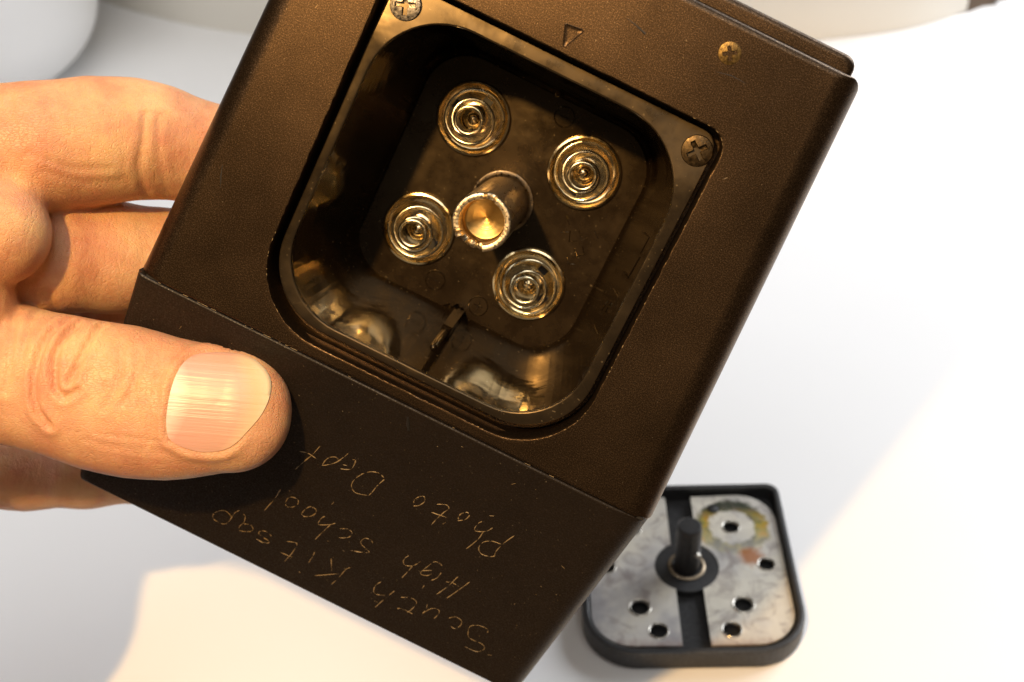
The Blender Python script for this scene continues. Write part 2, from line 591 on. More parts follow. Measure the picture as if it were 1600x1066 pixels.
# front shell, z = 0 is its front face
OUT = [(-53.0, -34.55), (50.7, -34.55), (46.9, 50.2), (-49.0, 50.2)]
FR = dict(l=5.0, r=5.2, t=1.3, b=0.45)
CUT = rrect(-32.4, 31.1, -32.3, 32.9, (14.5, 14.5, 4.0, 4.0), 14)
CC = (-0.6, 0.2)
def outline(ins):
    (x0, y0), (x1, _), (x2, y2), (x3, _) = OUT
    q = [(x0 + FR['l'] * ins, y0 + FR['b'] * ins), (x1 - FR['r'] * ins, y0 + FR['b'] * ins), (x2 - FR['r'] * ins, y2 - FR['t'] * ins), (x3 + FR['l'] * ins, y2 - FR['t'] * ins)]
    return round_poly(q, (0.8, 0.8, max(2.6 - 1.0 * ins, 0.6), 2.6 - 1.0 * ins), 8)
def drop(p):
    x, y = p
    z = 0.0
    tt = (y - OUT[0][1]) / (OUT[2][1] - OUT[0][1])
    dl = x - (OUT[0][0] + (OUT[3][0] - OUT[0][0]) * tt)
    dr = (OUT[1][0] + (OUT[2][0] - OUT[1][0]) * tt) - x
    for d, r in ((dl, FR['l']), (dr, FR['r']), (OUT[2][1] - y, FR['t']), (y - OUT[0][1], FR['b'])):
        d = max(d, 0.0)
        if d < r:
            z = max(z, r - math.sqrt(max(r * r - (r - d) ** 2, 0)))
    return -z
ang = angles_of([outline(0), CUT], CC, 260)
mb = MB()
rings = [ring(radial(outline(0), ang, CC), -18.0)]
o0 = radial(outline(0), ang, CC)
rings.append([(x, y, min(drop((x, y)), -1.0)) for x, y in o0])
for a in np.linspace(0.12, PI / 2, 12):
    q = radial(outline(1 - math.cos(a)), ang, CC)
    rings.append([(x, y, drop((x, y))) for x, y in q])
cut0 = radial(CUT, ang, CC)
cc = np.array(CC)
inner = np.array([(x, y) for x, y, _ in rings[-1]])
for f in (0.35, 0.75):
    q = inner + (cut0 * 1.0 - inner) * f
    rings.append(ring(q, 0.0))
cutd = (cut0 - cc) / np.linalg.norm(cut0 - cc, axis=1, keepdims=True)
rings.append(ring(cut0 + cutd * 0.3, 0.0))
jit = rng.normal(0, 0.05, len(ang))
rings.append([(x, y, -0.06 + 0.03 * j) for (x, y), j in zip(cut0 + cutd * (0.1 + jit[:, None]), jit)])
rings.append(ring(cut0, -0.35))
rings.append(ring(cut0 - cutd * 0.15, -7.0))
rings.append(ring(cut0 - cutd * 2.6, -7.2))
mb.loft(rings)
mb.build('front_shell', M['shell'], pack, 35)

# rear shell steps out above the top edge
mb = MB()
rs = lambda ins: rrect(-36 + ins, 44.7 - ins, -33.0 + ins, 53.2 - ins, (3, 3, 2.2, 2.2), 6)
rings = [ring(rs(2.0), -46.0), ring(rs(0.6), -45.4), ring(rs(0), -44.0)]
for a in np.linspace(0, PI / 2, 6):
    rings.append(ring(rs(1.1 * (1 - math.cos(a))), -4.6 + 1.1 * math.sin(a)))
rings.append(ring(rrect(-33.6, 42, -32.7, 50.4, (2, 2, 2, 2), 6), -3.5))
mb.loft(rings, True, False)
mb.build('rear_shell', M['shell'], pack, 35)

# lower shell: its front slopes back from the seam by 25 degrees
BA = math.radians(25)
LQ = [(-55.9, 61.0), (47.9, 61.4), (50.6, 0.25), (-52.9, 0.25)]          # (x, distance down the slope)
LFR = dict(l=2.2, r=5.5, t=0.5, b=0.8)
def l_outline(ins):
    q = [(LQ[0][0] + LFR['l'] * ins, -(LQ[0][1] - LFR['b'] * ins)), (LQ[1][0] - LFR['r'] * ins, -(LQ[1][1] - LFR['b'] * ins)),
         (LQ[2][0] - LFR['r'] * ins, -(LQ[2][1] + LFR['t'] * ins)), (LQ[3][0] + LFR['l'] * ins, -(LQ[3][1] + LFR['t'] * ins))]
    return round_poly(q, (2.2, 2.4, 0.6, 0.6), 6)
LO = np.array([(a, -b) for a, b in LQ])
def l_drop(p):
    z = 0.0
    for (i, j), r in (((0, 1), LFR['b']), ((1, 2), LFR['r']), ((2, 3), LFR['t']), ((3, 0), LFR['l'])):
        e = LO[j] - LO[i]
        nrm = np.array((-e[1], e[0])) / np.linalg.norm(e)
        d = max(float((np.array(p) - LO[i]) @ nrm), 0.0)
        if d < r:
            z = max(z, r - math.sqrt(max(r * r - (r - d) ** 2, 0)))
    return z
def slope(x, y, h=0.0):
    """point on the sloping front: y runs up the slope (negative = down), h stands proud of it"""
    return (x, -34.75 + y * math.cos(BA) - h * math.sin(BA), y * math.sin(BA) + h * math.cos(BA))
lang = angles_of([l_outline(0)], (-3, -28), 200)
mb = MB()
o0 = radial(l_outline(0), lang, (-3, -28))
back = []
for x, y in o0:
    p = slope(x, y, -l_drop((x, y)))
    back.append((p[0], p[1], p[2] - 16))
rings = [back]
for a in np.linspace(0.1, PI / 2, 12):
    q = radial(l_outline(1 - math.cos(a)), lang, (-3, -28))
    rings.append([slope(x, y, -l_drop((x, y))) for x, y in q])
q0 = q
for f in (0.4, 0.8):
    rings.append([slope(*((np.array(p) * (1 - f)) + np.array((-3, -28)) * f)) for p in q0])
mb.loft(rings, True, True)
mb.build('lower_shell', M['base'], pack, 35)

# dark seam strip between the shells
mb = MB()
mb.loft([[(-51, -34.9, -14), (49, -34.9, -14), (49, -34.4, -14), (-51, -34.4, -14)], [(-51, -34.9, -0.9), (49, -34.9, -0.9), (49, -34.4, -0.9), (-51, -34.4, -0.9)]], True, True)
mb.build('seam', M['black'], pack, 0)
# chipped bright points along the seam
mb = MB()
for _ in range(24):
    x = random.choice([random.uniform(-44, -18), random.uniform(-50, 46)])
    w = random.uniform(0.2, 1.1)
    mb.tube([(x, -34.62, -0.02), (x + w, -34.60 + random.uniform(-.05, .05), -0.02)], random.uniform(0.02, 0.05), 5)
c_ = mb.build('edge_chips', M['scratch'], pack, 0)
tag(c_, kind='stuff')

# square frame plate round the well
PL = rrect(-31.5, 30.1, -30.5, 32.1, (13.2, 13.2, 3.4, 3.4), 14)
WELL = rrect(-29.7, 27.9, -28.9, 29.3, (13.5, 13.5, 14.5, 14.0), 14)
pang = angles_of([PL, WELL], CC, 240)
p0, w0 = radial(PL, pang, CC), radial(WELL, pang, CC)
pd = (p0 - cc) / np.linalg.norm(p0 - cc, axis=1, keepdims=True)
wdv = (w0 - cc) / np.linalg.norm(w0 - cc, axis=1, keepdims=True)
mb = MB()
# the plate dips a little towards its top edge
dip = lambda P, z: [z - 0.13 * max(0.0, y - 22.0) for x, y in P]
pq = lambda P, z: ring(P, dip(P, z))
mb.loft([ring(p0, -7.5), pq(p0, -3.5), pq(p0 - pd * 0.12, -3.25), pq(p0 - pd * 0.35, -3.15),
         pq(w0 + wdv * 0.35, -3.15), pq(w0 + wdv * 0.1, -3.3), ring(w0, -4.2 - 0.0)])
mb.build('frame_plate', M['plate'], pack, 35)

# the well: drafted walls, a rounded foot and a flat floor
FLOOR = rrect(-25.4, 24.0, -25.2, 24.6, (9.5, 9.5, 9.0, 8.0), 14)
wang = angles_of([WELL, FLOOR], CC, 240)
w0, f0 = radial(WELL, wang, CC), radial(FLOOR, wang, CC)
fd = (f0 - cc) / np.linalg.norm(f0 - cc, axis=1, keepdims=True)
rings = [ring(w0, -4.2)]
for t_ in (0.12, 0.3, 0.5, 0.7, 0.84):
    z = -4.2 + (-39.5 + 4.2) * t_
    bow = 0.5 * math.sin(PI * t_)
    rings.append(ring(w0 + (f0 - w0) * t_ + fd * bow, z))
for a in np.linspace(0.25, PI / 2, 7):
    r_ = 5.5
    q = (w0 + (f0 - w0) * 0.86) - fd * (r_ * 0.72 * (1 - math.cos(a)))
    rings.append(ring(q, -34.6 - 4.9 * math.sin(a)))
rings.append(ring(f0 * 0.5, -39.5))
mb = MB()
mb.loft(rings, False, True)
mb.build('well', M['well'], pack, 45)

# raised floor panel of the well, its lower edge notched at the key
fp = [(-24.6, -25.0), (-3.2, -25.2), (-1.2, -23.4), (1.0, -22.6), (3.8, -25.3), (23.6, -25.2), (23.6, 24.2), (-24.8, 24.2)]
fpr = round_poly(fp, (7.5, .4, .4, .4, .4, 10, 9.5, 9), 9)
a_ = angles_of([fpr], (0, 0), 160)
q = radial(fpr, a_, (0, 0))
qd = q / np.linalg.norm(q, axis=1, keepdims=True)
mb = MB()
mb.loft([ring(q, -39.6), ring(q, -38.2), ring(q - qd * 0.2, -38.0), ring(q * 0.5, -38.0)], False, True)
mb.build('floor_panel', M['floor'], pack, 35)

# four battery springs, each on a dished contact
def spring_contact(x, y, rot, first=None):
    base = MB()
    base.lathe([(7.45, 0), (7.5, 0.5), (7.3, 0.95), (6.95, 1.05), (6.7, 0.8), (6.5, 0.4), (5.8, 0.12), (4.2, 0.0), (2.9, 0.1), (2.1, 0.35), (1.6, 1.0), (1.15, 1.6), (0.6, 1.95), (0.01, 2.05)], 64)
    b = base.build('contact_dish', M['spring'], pack, 50)
    b.location = (x * MM, y * MM, -38.0 * MM)
    b.rotation_euler.z = rot
    sl = MB()
    for k in range(2):
        a = (0.9, 2.5)[k]
        cx, cy = 4.2 * math.cos(a), 4.2 * math.sin(a)
        u = Vector((math.cos(a), math.sin(a), 0))
        w = Vector((-u.y, u.x, 0))
        c = Vector((cx, cy, 0.2))
        pts = [c + u * su * 0.75 + w * sw * 0.95 for su, sw in ((-1, -1), (1, -1), (1, 1), (-1, 1))]
        sl.loft([[p + Vector((0, 0, -0.1)) for p in pts], [p + Vector((0, 0, 0.16)) for p in pts]], True, True)
    sl.build('slot', M['black'], b, 0)
    c = MB()
    P, N = [], 150
    turns = 2.0
    for i in range(N):
        t_ = i / (N - 1)
        a = 2 * PI * turns * t_
        r = 6.15 + (2.6 - 6.15) * t_
        P.append((r * math.cos(a), r * math.sin(a), 0.95 + 6.2 * t_ ** 1.15))
    z1 = P[-1][2]
    a0 = 2 * PI * turns
    for i in range(1, 42):
        a = a0 + 2 * PI * i / 40 * 0.98
        P.append((2.6 * math.cos(a), 2.6 * math.sin(a), z1 + 0.55 * i / 41))
    c.tube(P, 0.40, 10)
    c.build('coil', M['coil'], b, 60)
    return b
spots = [(-13.0, 12.8, 0.4), (11.6, 12.9, 2.1), (-13.7, -12.2, 3.4), (11.4, -12.4, 5.0)]
s0 = spring_contact(*spots[0])
for x, y, ro in spots[1:]:
    b = s0.copy()
    col.objects.link(b)
    b.parent = pack
    b.location = (x * MM, y * MM, -38.0 * MM)
    b.rotation_euler.z = ro
    for ch in s0.children:
        d = ch.copy()
        col.objects.link(d)
        d.parent = b

# centre post: metal tube with a broken rim round a drilled brass core
n = 120
def rim_z(a):
    z = -5.0
    for c0, w, dpt in ((math.radians(268), 0.50, 3.1), (math.radians(96), 0.24, 1.6), (math.radians(225), 0.10, 0.8)):
        d = abs((a - c0 + PI) % (2 * PI) - PI)
        if d < w:
            z -= dpt * min(1.0, (w - d) / 0.07) * (0.85 + 0.3 * random.random())
    return z + random.uniform(-0.015, 0.015)
zs = [rim_z(2 * PI * i / n) for i in range(n)]
def cring(r, z, wob=0.0):
    return [((r + random.uniform(-wob, wob)) * math.cos(2 * PI * i / n), (r + random.uniform(-wob, wob)) * math.sin(2 * PI * i / n), (z[i] if isinstance(z, list) else z)) for i in range(n)]
po = MB()
po.loft([cring(6.3, -38.0), cring(6.3, -37.4), cring(5.75, -37.2), cring(5.3, -36.6), cring(5.4, -12), cring(5.35, [z - 0.55 for z in zs])])
post = po.build('centre_post', M['post'], pack, 40)
post.location = (-0.7 * MM, 0.3 * MM, 0)
rm = MB()
rm.loft([cring(5.35, [z - 0.55 for z in zs]), cring(5.3, [z - 0.15 for z in zs], .012), cring(5.05, [z + 0.02 for z in zs], .015), cring(4.6, [z + 0.03 for z in zs], .015), cring(4.15, [z - 0.1 for z in zs], .012), cring(4.0, [z - 0.8 for z in zs]), cring(3.98, -8.6)])
rm.build('broken_rim', M['rim'], post, 50)
bc = MB()
prof = [(4.28, -8.2), (4.05, -8.5), (3.95, -8.9), (3.95, -9.6), (3.7, -9.9), (3.95, -10.2), (3.95, -10.8), (3.75, -11.0)]
for k in range(24):
    r = 3.75 * (1 - k / 24)
    prof += [(max(r, 0.03), -11.1 - 1.5 * k / 24 + random.uniform(-.012, .012)), (max(r - 0.09, 0.02), -11.13 - 1.5 * k / 24)]
bc.lathe(prof, 72)
bc.build('brass_bore', M['brass'], post, 30)

# key bar and its peg, small rib opposite
kb = MB()
kb.loft([[(0.0, -26.0, -39.5), (2.1, -26.0, -39.5), (2.1, -23.4, -39.5), (0.0, -23.4, -39.5)], [(0.1, -25.9, -21), (2.0, -25.9, -21), (2.0, -23.5, -21), (0.1, -23.5, -21)],
         [(0.4, -25.6, -20.5), (1.7, -25.6, -20.5), (1.7, -23.8, -20.5), (0.4, -23.8, -20.5)]], False, True)
key = kb.build('key_bar', M['well'], pack, 30)
pg = MB()
pg.lathe([(0.72, -21.5), (0.72, -7.2), (0.6, -6.5), (0.35, -6.2), (0.01, -6.1)], 24, (1.05, -24.7, 0))
pg.build('peg', M['well'], key, 50)
rb = MB()
rb.lathe([(0.75, -26), (0.6, -17), (0.3, -14.6), (0.01, -14.2)], 16, (1.1, 25.6, 0))
rb.build('rib', M['well'], pack, 50)

# moulded polarity rings, arrows and lettering traces
def polarity(x, y, plus):
    p = MB()
    p.tube([(2.0 * math.cos(a), 2.0 * math.sin(a), 0.02) for a in np.linspace(0, 2 * PI, 40)[:-1]], 0.13, 6, True)
    p.tube([(-1.05, 0, 0.02), (1.05, 0, 0.02)], 0.12, 6)
    if plus:
        p.tube([(0, -1.05, 0.02), (0, 1.05, 0.02)], 0.12, 6)
    o = p.build('polarity_mark', M['emboss'], pack, 60)
    o.location = (x * MM, y * MM, -38.0 * MM)
    return o
polarity(3.2, 21.0, False)
polarity(-6.2, -20.4, False)
polarity(4.1, -21.3, True)
em = MB()
for s in ([(26.2, 9.6, -20.5), (27.4, 10.4, -11.4), (27.3, 6.9, -12.0)], [(26.3, 1.5, -19.7), (27.3, 1.9, -11.9), (27.4, 6.5, -10.6)],
          [(26.3, -2.4, -19.7), (27.4, -2.0, -11.3), (27.4, -3.6, -11.1)], [(26.2, -10.5, -20.4), (27.2, -10.2, -12.8)], [(26.4, -4.8, -18.8), (26.2, -7.2, -20.1)]):
    em.tube(s, 0.13, 6)
em.build('moulded_letters', M['emboss'], pack, 60)
em = MB()
for s in ([(14.2, 1.2), (15.0, -0.9), (16.4, 0.0)], [(15.8, 2.0), (17.2, 0.4), (18.2, 1.6)], [(16.6, -1.8), (17.8, -3.2)], [(17.9, -0.6), (18.9, -1.9), (17.0, -3.4)], [(18.6, 3.4), (20.0, 2.2)], [(15.9, -3.8), (16.8, -5.0), (18.0, -4.6)], [(12.2, 3.4), (13.6, 2.2)], [(12.6, 0.0), (14.0, 0.8)]):
    em.tube([(x, y, -38.02) for x, y in s], 0.13, 6)
em.build('moulded_letters', M['emboss'], pack, 60)
# raised arrow on the face
tr = MB()
tri = round_poly([(-0.6, 33.4), (1.5, 38.0), (-2.2, 37.6)], (0.35, 0.35, 0.35), 4)
a_ = angles_of([tri], (-0.4, 36.6), 60)
q = radial(tri, a_, (-0.4, 36.6))
qd = (q - np.array((-0.4, 36.6)))
tr.loft([ring(q, -0.05), ring(q, 0.08), ring(q - qd * 0.06, 0.13), ring(q - qd * 0.16, 0.06), ring(q - qd * 0.6, 0.05)], False, True)
tr.build('arrow_mark', M['shell'], pack, 30)

# screws: two in the plate, one in the face
v_, f_ = screw_mesh(2.75, 0.35, 1.75, 0.42, 1.0)
for x, y, ro, mm_ in ((-28.3, 28.5, 0.35, M['steel']), (27.4, 28.2, 0.9, M['dark_screw'])):
    o = link_mesh('screw', v_, f_, mm_, pack, 30)
    o.location = (x * MM, y * MM, -3.45 * MM)
    o.rotation_euler.z = ro
v_, f_ = screw_mesh(1.95, 0.18, 1.2, 0.3, 0.7)
o = link_mesh('screw', v_, f_, M['face_screw'], pack, 30)
o.location = (24.6 * MM, 44.9 * MM, 0.06 * MM)
o.rotation_euler.z = 0.55
o['label'] = 'small bronzed screw in the face'

# scratched handwriting on the lower shell: strokes in (x, distance down the slope)
WORDS = {
    'Dept': [[(-10.12,18.59),(-11.08,22.44),(-12.09,25.3),(-13.19,28.44)],[(-13.66,23.32),(-12.02,22.73),(-10.15,23.05)],[(-4.8,17.75),(-5.5,19.66),(-6.43,21.73),(-8.38,23.88),(-8.56,23.39),(-8.05,21.42),(-6.84,20.3),(-6.12,20.62)],[(-5.14,22.64),(-3.22,21.37),(-3.02,18.65),(-3.69,18.93)],[(-5.03,21.29),(-4.09,21.0)],[(3.43,19.82),(2.67,22.26),(2.3,24.36),(1.88,25.96)],[(3.21,19.51),(1.9,18.98),(0.35,19.71),(-1.1,21.63),(-1.92,24.03),(-1.78,25.77),(-0.58,26.78),(1.86,25.87)]],
    'Photo': [[(10.57,22.91),(11.45,22.09),(12.07,20.53),(11.67,19.34),(10.91,19.7),(10.23,21.11),(10.32,22.16)],[(14.32,19.66),(16.0,18.64),(16.77,19.19),(16.21,21.09),(15.56,23.63),(15.19,25.8)],[(14.0,22.31),(17.32,21.71)],[(19.3,21.17),(20.44,20.08),(20.87,18.46),(20.3,17.94),(19.45,18.74),(19.16,20.07),(19.39,20.84)],[(25.85,18.58),(25.09,20.27),(23.38,21.52),(22.91,20.92),(23.12,19.07),(23.85,17.97)],[(24.69,20.56),(24.45,23.4),(23.31,27.35)],[(30.16,17.94),(29.06,21.34),(28.6,24.2),(28.73,25.58),(27.39,26.47),(26.09,26.46),(25.33,25.08),(25.68,23.26),(27.01,22.01),(28.79,21.66)]],
    'School': [[(-14.47,35.52),(-15.0,39.15),(-16.12,43.74)],[(-12.29,39.34),(-12.65,38.44),(-12.43,36.74),(-11.57,36.01),(-10.48,36.11),(-10.29,37.32),(-11.08,38.86),(-12.13,39.42)],[(-8.85,39.21),(-8.5,37.58),(-7.68,36.22),(-6.61,36.23),(-6.3,37.36),(-7.07,38.9),(-8.3,39.78),(-8.9,39.24)],[(-1.91,37.38),(-2.89,38.61),(-4.66,39.9),(-5.06,39.6),(-4.83,37.86),(-4.31,36.89)],[(-2.67,38.45),(-3.49,41.22),(-4.39,44.71)],[(-0.69,38.38),(0.73,37.34),(1.85,37.71),(1.79,39.14),(0.79,40.28),(-0.23,40.91)],[(6.56,37.74),(5.74,37.23),(4.75,37.48),(4.21,38.76),(4.46,39.57),(5.57,40.16),(6.58,40.82),(4.8,42.03),(3.0,42.76)]],
    'Kitsap': [[(-20.9,46.91),(-21.63,48.44),(-22.09,51.18),(-22.84,52.95),(-24.37,53.25),(-25.5,52.85),(-25.62,51.32),(-24.39,49.51),(-23.11,49.11),(-21.97,49.89)],[(-19.8,47.52),(-19.37,47.61),(-19.16,49.66),(-19.73,51.29),(-19.56,52.6),(-18.29,52.16),(-17.15,51.16),(-17.0,50.11),(-17.83,49.5),(-19.05,50.11)],[(-12.81,49.89),(-13.8,49.2),(-15.09,49.53),(-15.61,50.73),(-14.38,51.26),(-13.08,51.53),(-13.05,52.21),(-14.27,52.82),(-15.68,52.7)],[(-9.71,49.17),(-7.91,48.24),(-7.41,48.78),(-7.69,51.67),(-8.6,55.55)],[(-10.04,53.21),(-7.11,52.82)],[(-3.47,48.09),(-3.56,50.08),(-3.8,52.21)],[(-4.86,56.12),(-4.63,56.29)],[(4.4,47.71),(3.79,48.73),(3.21,51.7),(2.26,55.43)],[(-1.7,55.15),(2.97,50.89)],[(0.11,47.61),(1.37,51.69)]],
    'High': [[(16.6,36.46),(15.69,38.5),(14.23,39.47),(13.52,38.65),(13.62,37.35),(14.01,36.39)],[(15.58,38.72),(15.3,40.57),(14.73,43.49)],[(20.83,34.76),(20.03,34.36),(18.98,34.75),(18.26,36.91),(17.64,39.01),(17.91,39.83),(19.07,39.28),(19.66,38.29)],[(17.58,38.85),(19.44,37.24)],[(21.3,36.64),(21.0,38.71),(20.17,40.18)],[(19.45,42.4),(19.36,43.73)],[(24.56,35.39),(23.7,39.55),(22.47,43.35)],[(27.1,35.3),(25.93,39.08),(24.62,43.12)],[(22.82,38.57),(24.19,37.93),(25.71,38.09)]],
    'South': [[(14.65,47.98),(13.72,51.06),(12.47,55.88)],[(11.35,47.42),(10.65,49.14),(10.81,51.15),(11.68,51.56),(13.34,50.71)],[(16.25,49.11),(18.15,47.84),(19.63,48.2),(19.55,50.43),(18.7,53.28)],[(16.62,52.81),(17.92,52.14),(20.13,52.16)],[(21.75,47.2),(22.05,48.9),(21.81,50.62),(22.86,48.06),(24.1,47.3),(24.73,48.11),(24.4,50.56)],[(26.91,48.35),(27.93,46.98),(29.33,47.1),(29.82,48.47),(29.12,50.35),(28.13,50.25)],[(35.28,46.99),(34.9,45.97),(33.05,46.12),(31.64,47.46),(31.71,49.17),(32.44,50.81),(33.78,51.08),(35.09,50.92),(36.22,51.36),(36.28,52.67),(35.24,53.97),(32.7,54.2)]],
}
def smooth_line(p, m=4):
    p = [np.array(q, float) for q in p]
    out = []
    for i in range(len(p) - 1):
        a, b, c, d = p[max(i - 1, 0)], p[i], p[i + 1], p[min(i + 2, len(p) - 1)]
        for k in range(m):
            t = k / m
            out.append(0.5 * (2 * b + (c - a) * t + (2 * a - 5 * b + 4 * c - d) * t * t + (3 * b - a - 3 * c + d) * t ** 3))
    out.append(p[-1])
    return out
for w, strokes in WORDS.items():
    mb = MB()
    for s in strokes:
        L_ = smooth_line(s, 5)
        rr = [max(0.03, 0.08 + 0.03 * math.sin(i * 0.9 + random.uniform(0, 1)) + random.uniform(-0.035, 0.035)) for i in range(len(L_))]
        rr = [0.012 if random.random() < 0.025 else r for r in rr]
        rr[-1] = rr[0] = 0.03
        mb.tube([slope(q[0] + random.uniform(-.02, .02), -q[1] + random.uniform(-.02, .02), -0.035) for q in L_], rr, 5)
    mb.build('scratched_writing', M['scratch'], pack, 60)
# stray scuffs
sc_ = MB()
for _ in range(38):
    x, y = random.uniform(-46, 44), random.uniform(3, 54)
    a = random.uniform(0, PI)
    l = random.choice([0.15, 0.2, 0.3, 0.9])
    sc_.tube([slope(x, -y, -0.03), slope(x + l * math.cos(a), -y + l * math.sin(a), -0.03)], random.uniform(0.04, 0.08), 5)
for _ in range(26):
    x, y = random.choice([(random.uniform(-47, -34), random.uniform(-30, 46)), (random.uniform(33, 45), random.uniform(-30, 46)), (random.uniform(-40, 40), random.uniform(35, 47))])
    a = random.uniform(0, PI)
    l = random.choice([0.1, 0.15, 0.2, 0.8])
    sc_.tube([(x, y, -0.03), (x + l * math.cos(a), y + l * math.sin(a), -0.03)], random.uniform(0.025, 0.05), 5)
tag(sc_.build('scuffs', M['scratch'], pack, 0), kind='stuff')
dk = MB()
dk.tube([(-45.8, -9.7, -0.06), (-45.2, -12.0, -0.05), (-44.3, -14.3, -0.06)], [0.06, 0.14, 0.05], 6)
dk.tube([(6.2, 42.8, -0.06), (8.6, 42.3, -0.05), (10.7, 41.7, -0.06)], [0.05, 0.13, 0.22], 6)
dk.tube([(23.0, 41.1, -0.06), (26.5, 41.8, -0.05), (30.4, 41.7, -0.06)], [0.05, 0.1, 0.05], 6)
dk.tube([slope(2.6, -2.4, -0.1), slope(3.2, -4.0, -0.1), slope(3.8, -5.4, -0.1)], [0.2, 0.42, 0.25], 8)
dk.tube([(38.8, -5.9, -0.06), (36.0, -12.6, -0.05)], [0.04, 0.06], 6)
tag(dk.build('dark_scuffs', M['black'], pack, 60), kind='stuff')
# bright chips on the plate and cut-out edges
ch_ = MB()
for _ in range(80):
    i = random.randrange(len(ang))
    p = cut0[i] + cutd[i] * 0.12
    j = (i + 1) % len(ang)
    q = cut0[j] + cutd[j] * 0.12
    d = (q - p) / max(np.linalg.norm(q - p), 1e-6)
    l = random.uniform(0.08, 0.5)
    e = cut0[i] + cutd[i] * 0.12 + d * l
    if p[1] < -8 or p[0] > 24:
        ch_.tube([(p[0], p[1], -0.05), (e[0], e[1], -0.05)], random.uniform(0.035, 0.07), 5)
tag(ch_.build('edge_chips', M['scratch'], pack, 0), kind='stuff')

# ------------------------------------------------------------------ battery cover lying on the paper
cover = bpy.data.objects.new('battery_cover', None)
col.objects.link(cover)
cover.location = (0, 0, 0.0006)
tag(cover, 'black square battery cover with metal contact plates and an upright stem, lying on the paper', 'battery cover')
cv = lambda ins: rrect(-30.75 + ins, 30.75 - ins, -31.75 + ins, 31.75 - ins, (15 - ins, 15 - ins, 4 - ins * .6, 4 - ins * .6), 12)
c0 = (0, 0)
cang = angles_of([cv(0), cv(2)], c0, 200)
R2 = lambda ins: radial(cv(ins), cang, c0)
mb = MB()
mb.loft([ring(R2(1.5), 0.0), ring(R2(0.4), 0.2), ring(R2(0), 0.8), ring(R2(0), 6.2), ring(R2(0.2), 6.75), ring(R2(0.6), 7.0), ring(R2(1.5), 7.0), ring(R2(1.8), 6.8), ring(R2(1.95), 6.4), ring(R2(2.0), 2.0), ring(R2(8), 2.0)], True, True)
mb.build('tray', M['cover_black'], cover, 35)
def contact(side, holes):
    """one metal half, cut round the stem and pierced by its holes"""
    out = [(3.9, -27.5), (28.2, -27.2), (28.3, 29.2), (3.9, 28.4)]
    o = round_poly(out, [.3, 11.5, 11.0, .3], 14)
    arc = []
    R = 9.3
    a1 = math.asin(3.9 / R)
    for a in np.linspace(PI / 2 - a1, -PI / 2 + a1, 28):
        arc.append((R * math.cos(a), 0.8 + R * math.sin(a)))
    loop = o + arc
    loops = [[(x * side, y) for x, y in loop]]
    for hx, hy, hr in holes:
        loops.append([(hx * side + hr * math.cos(t_), hy + hr * math.sin(t_)) for t_ in np.linspace(0, 2 * PI, 29)[:-1]])
    z1, z0 = 4.75, 4.0
    tri = tessellate_polygon([[Vector((x, y, 0)) for x, y in l] for l in loops])
    flat = [p for l in loops for p in l]
    m_ = MB()
    fs = []
    for t_ in tri:
        a, b, c = (flat[k] for k in t_)
        ar = (b[0] - a[0]) * (c[1] - a[1]) - (c[0] - a[0]) * (b[1] - a[1])
        fs.append(tuple(t_) if ar > 0 else tuple(t_[::-1]))
    m_.add([(x, y, z1) for x, y in flat], fs)
    for l in loops:
        m_.loft([[(x, y, z0) for x, y in l], [(x, y, z1) for x, y in l]])
    return m_.build('contact_plate', M['contact'], cover, 25)
HR = [(10.2, 23.4, 1.9), (14.6, 15.8, 2.3), (23.0, 1.0, 2.2), (14.4, -13.6, 2.6), (10.1, -22.3, 2.5)]
HL = [(10.2, 23.4, 1.9), (14.6, 15.8, 2.3), (23.0, 1.0, 2.2), (14.6, -14.1, 2.6), (10.0, -22.3, 2.5)]
cr = contact(1, HR)
cr['label'] = 'contact plate with a yellow-green corrosion ring and a rust spot'
contact(-1, HL)
ey = None
for x, y, r_ in ((14.4, -13.6, 2.95), (-14.6, -14.1, 2.95), (14.6, 15.8, 2.55), (-14.6, 15.8, 2.55), (10.1, -22.3, 2.65), (-10.0, -22.3, 2.65), (23.0, 1.0, 2.4), (-23.0, 1.0, 2.4)):
    if ey is None:
        e = MB()
        e.lathe([(1.1, 0.0), (1.09, 0.16), (1.04, 0.24), (0.97, 0.22), (0.92, 0.05), (0.9, -0.35)], 36)
        ey = e.build('eyelet', M['eyelet'], cover, 60)
        o = ey
    else:
        o = ey.copy()
        col.objects.link(o)
        o.parent = cover
    o.location = (x * MM, y * MM, 4.72 * MM)
    o.scale = (r_, r_, 1)
rv = MB()
rv.lathe([(1.7, 0), (1.65, 0.2), (1.2, 0.4), (0.01, 0.45)], 30)
o = rv.build('rivet', M['black'], cover, 60)
o.location = (10.2 * MM, 23.4 * MM, 4.6 * MM)
o2 = o.copy()
col.objects.link(o2)
o2.parent = cover
o2.location = (-10.2 * MM, 23.4 * MM, 4.6 * MM)
st = MB()
st.lathe([(9.2, 2.0), (9.2, 4.35), (9.0, 4.5), (5.4, 4.5), (5.3, 4.9), (5.0, 5.1), (4.4, 5.1), (4.2, 4.7), (3.75, 4.6), (3.65, 5.2), (3.6, 20.6), (3.45, 21.4), (3.0, 21.8), (0.01, 21.85)], 56, (0, 0.8, 0))
stem = st.build('stem', M['cover_black'], cover, 40)
pn = MB()
a = math.radians(-52)
u = Vector((math.cos(a), math.sin(a), 0))
pn.tube([Vector((0, 0.8, 12.6)) + u * 3.2, Vector((0, 0.8, 12.6)) + u * 4.5, Vector((0, 0.8, 12.6)) + u * 4.7], [0.8, 0.8, 0.5], 16)
pn.build('pin', M['eyelet'], stem, 60)
sk = MB()
sk.lathe([(5.35, 0.0), (5.35, 0.5), (5.1, 0.62), (4.5, 0.62), (4.4, 0.3)], 48, (0, 0.8, 4.52))
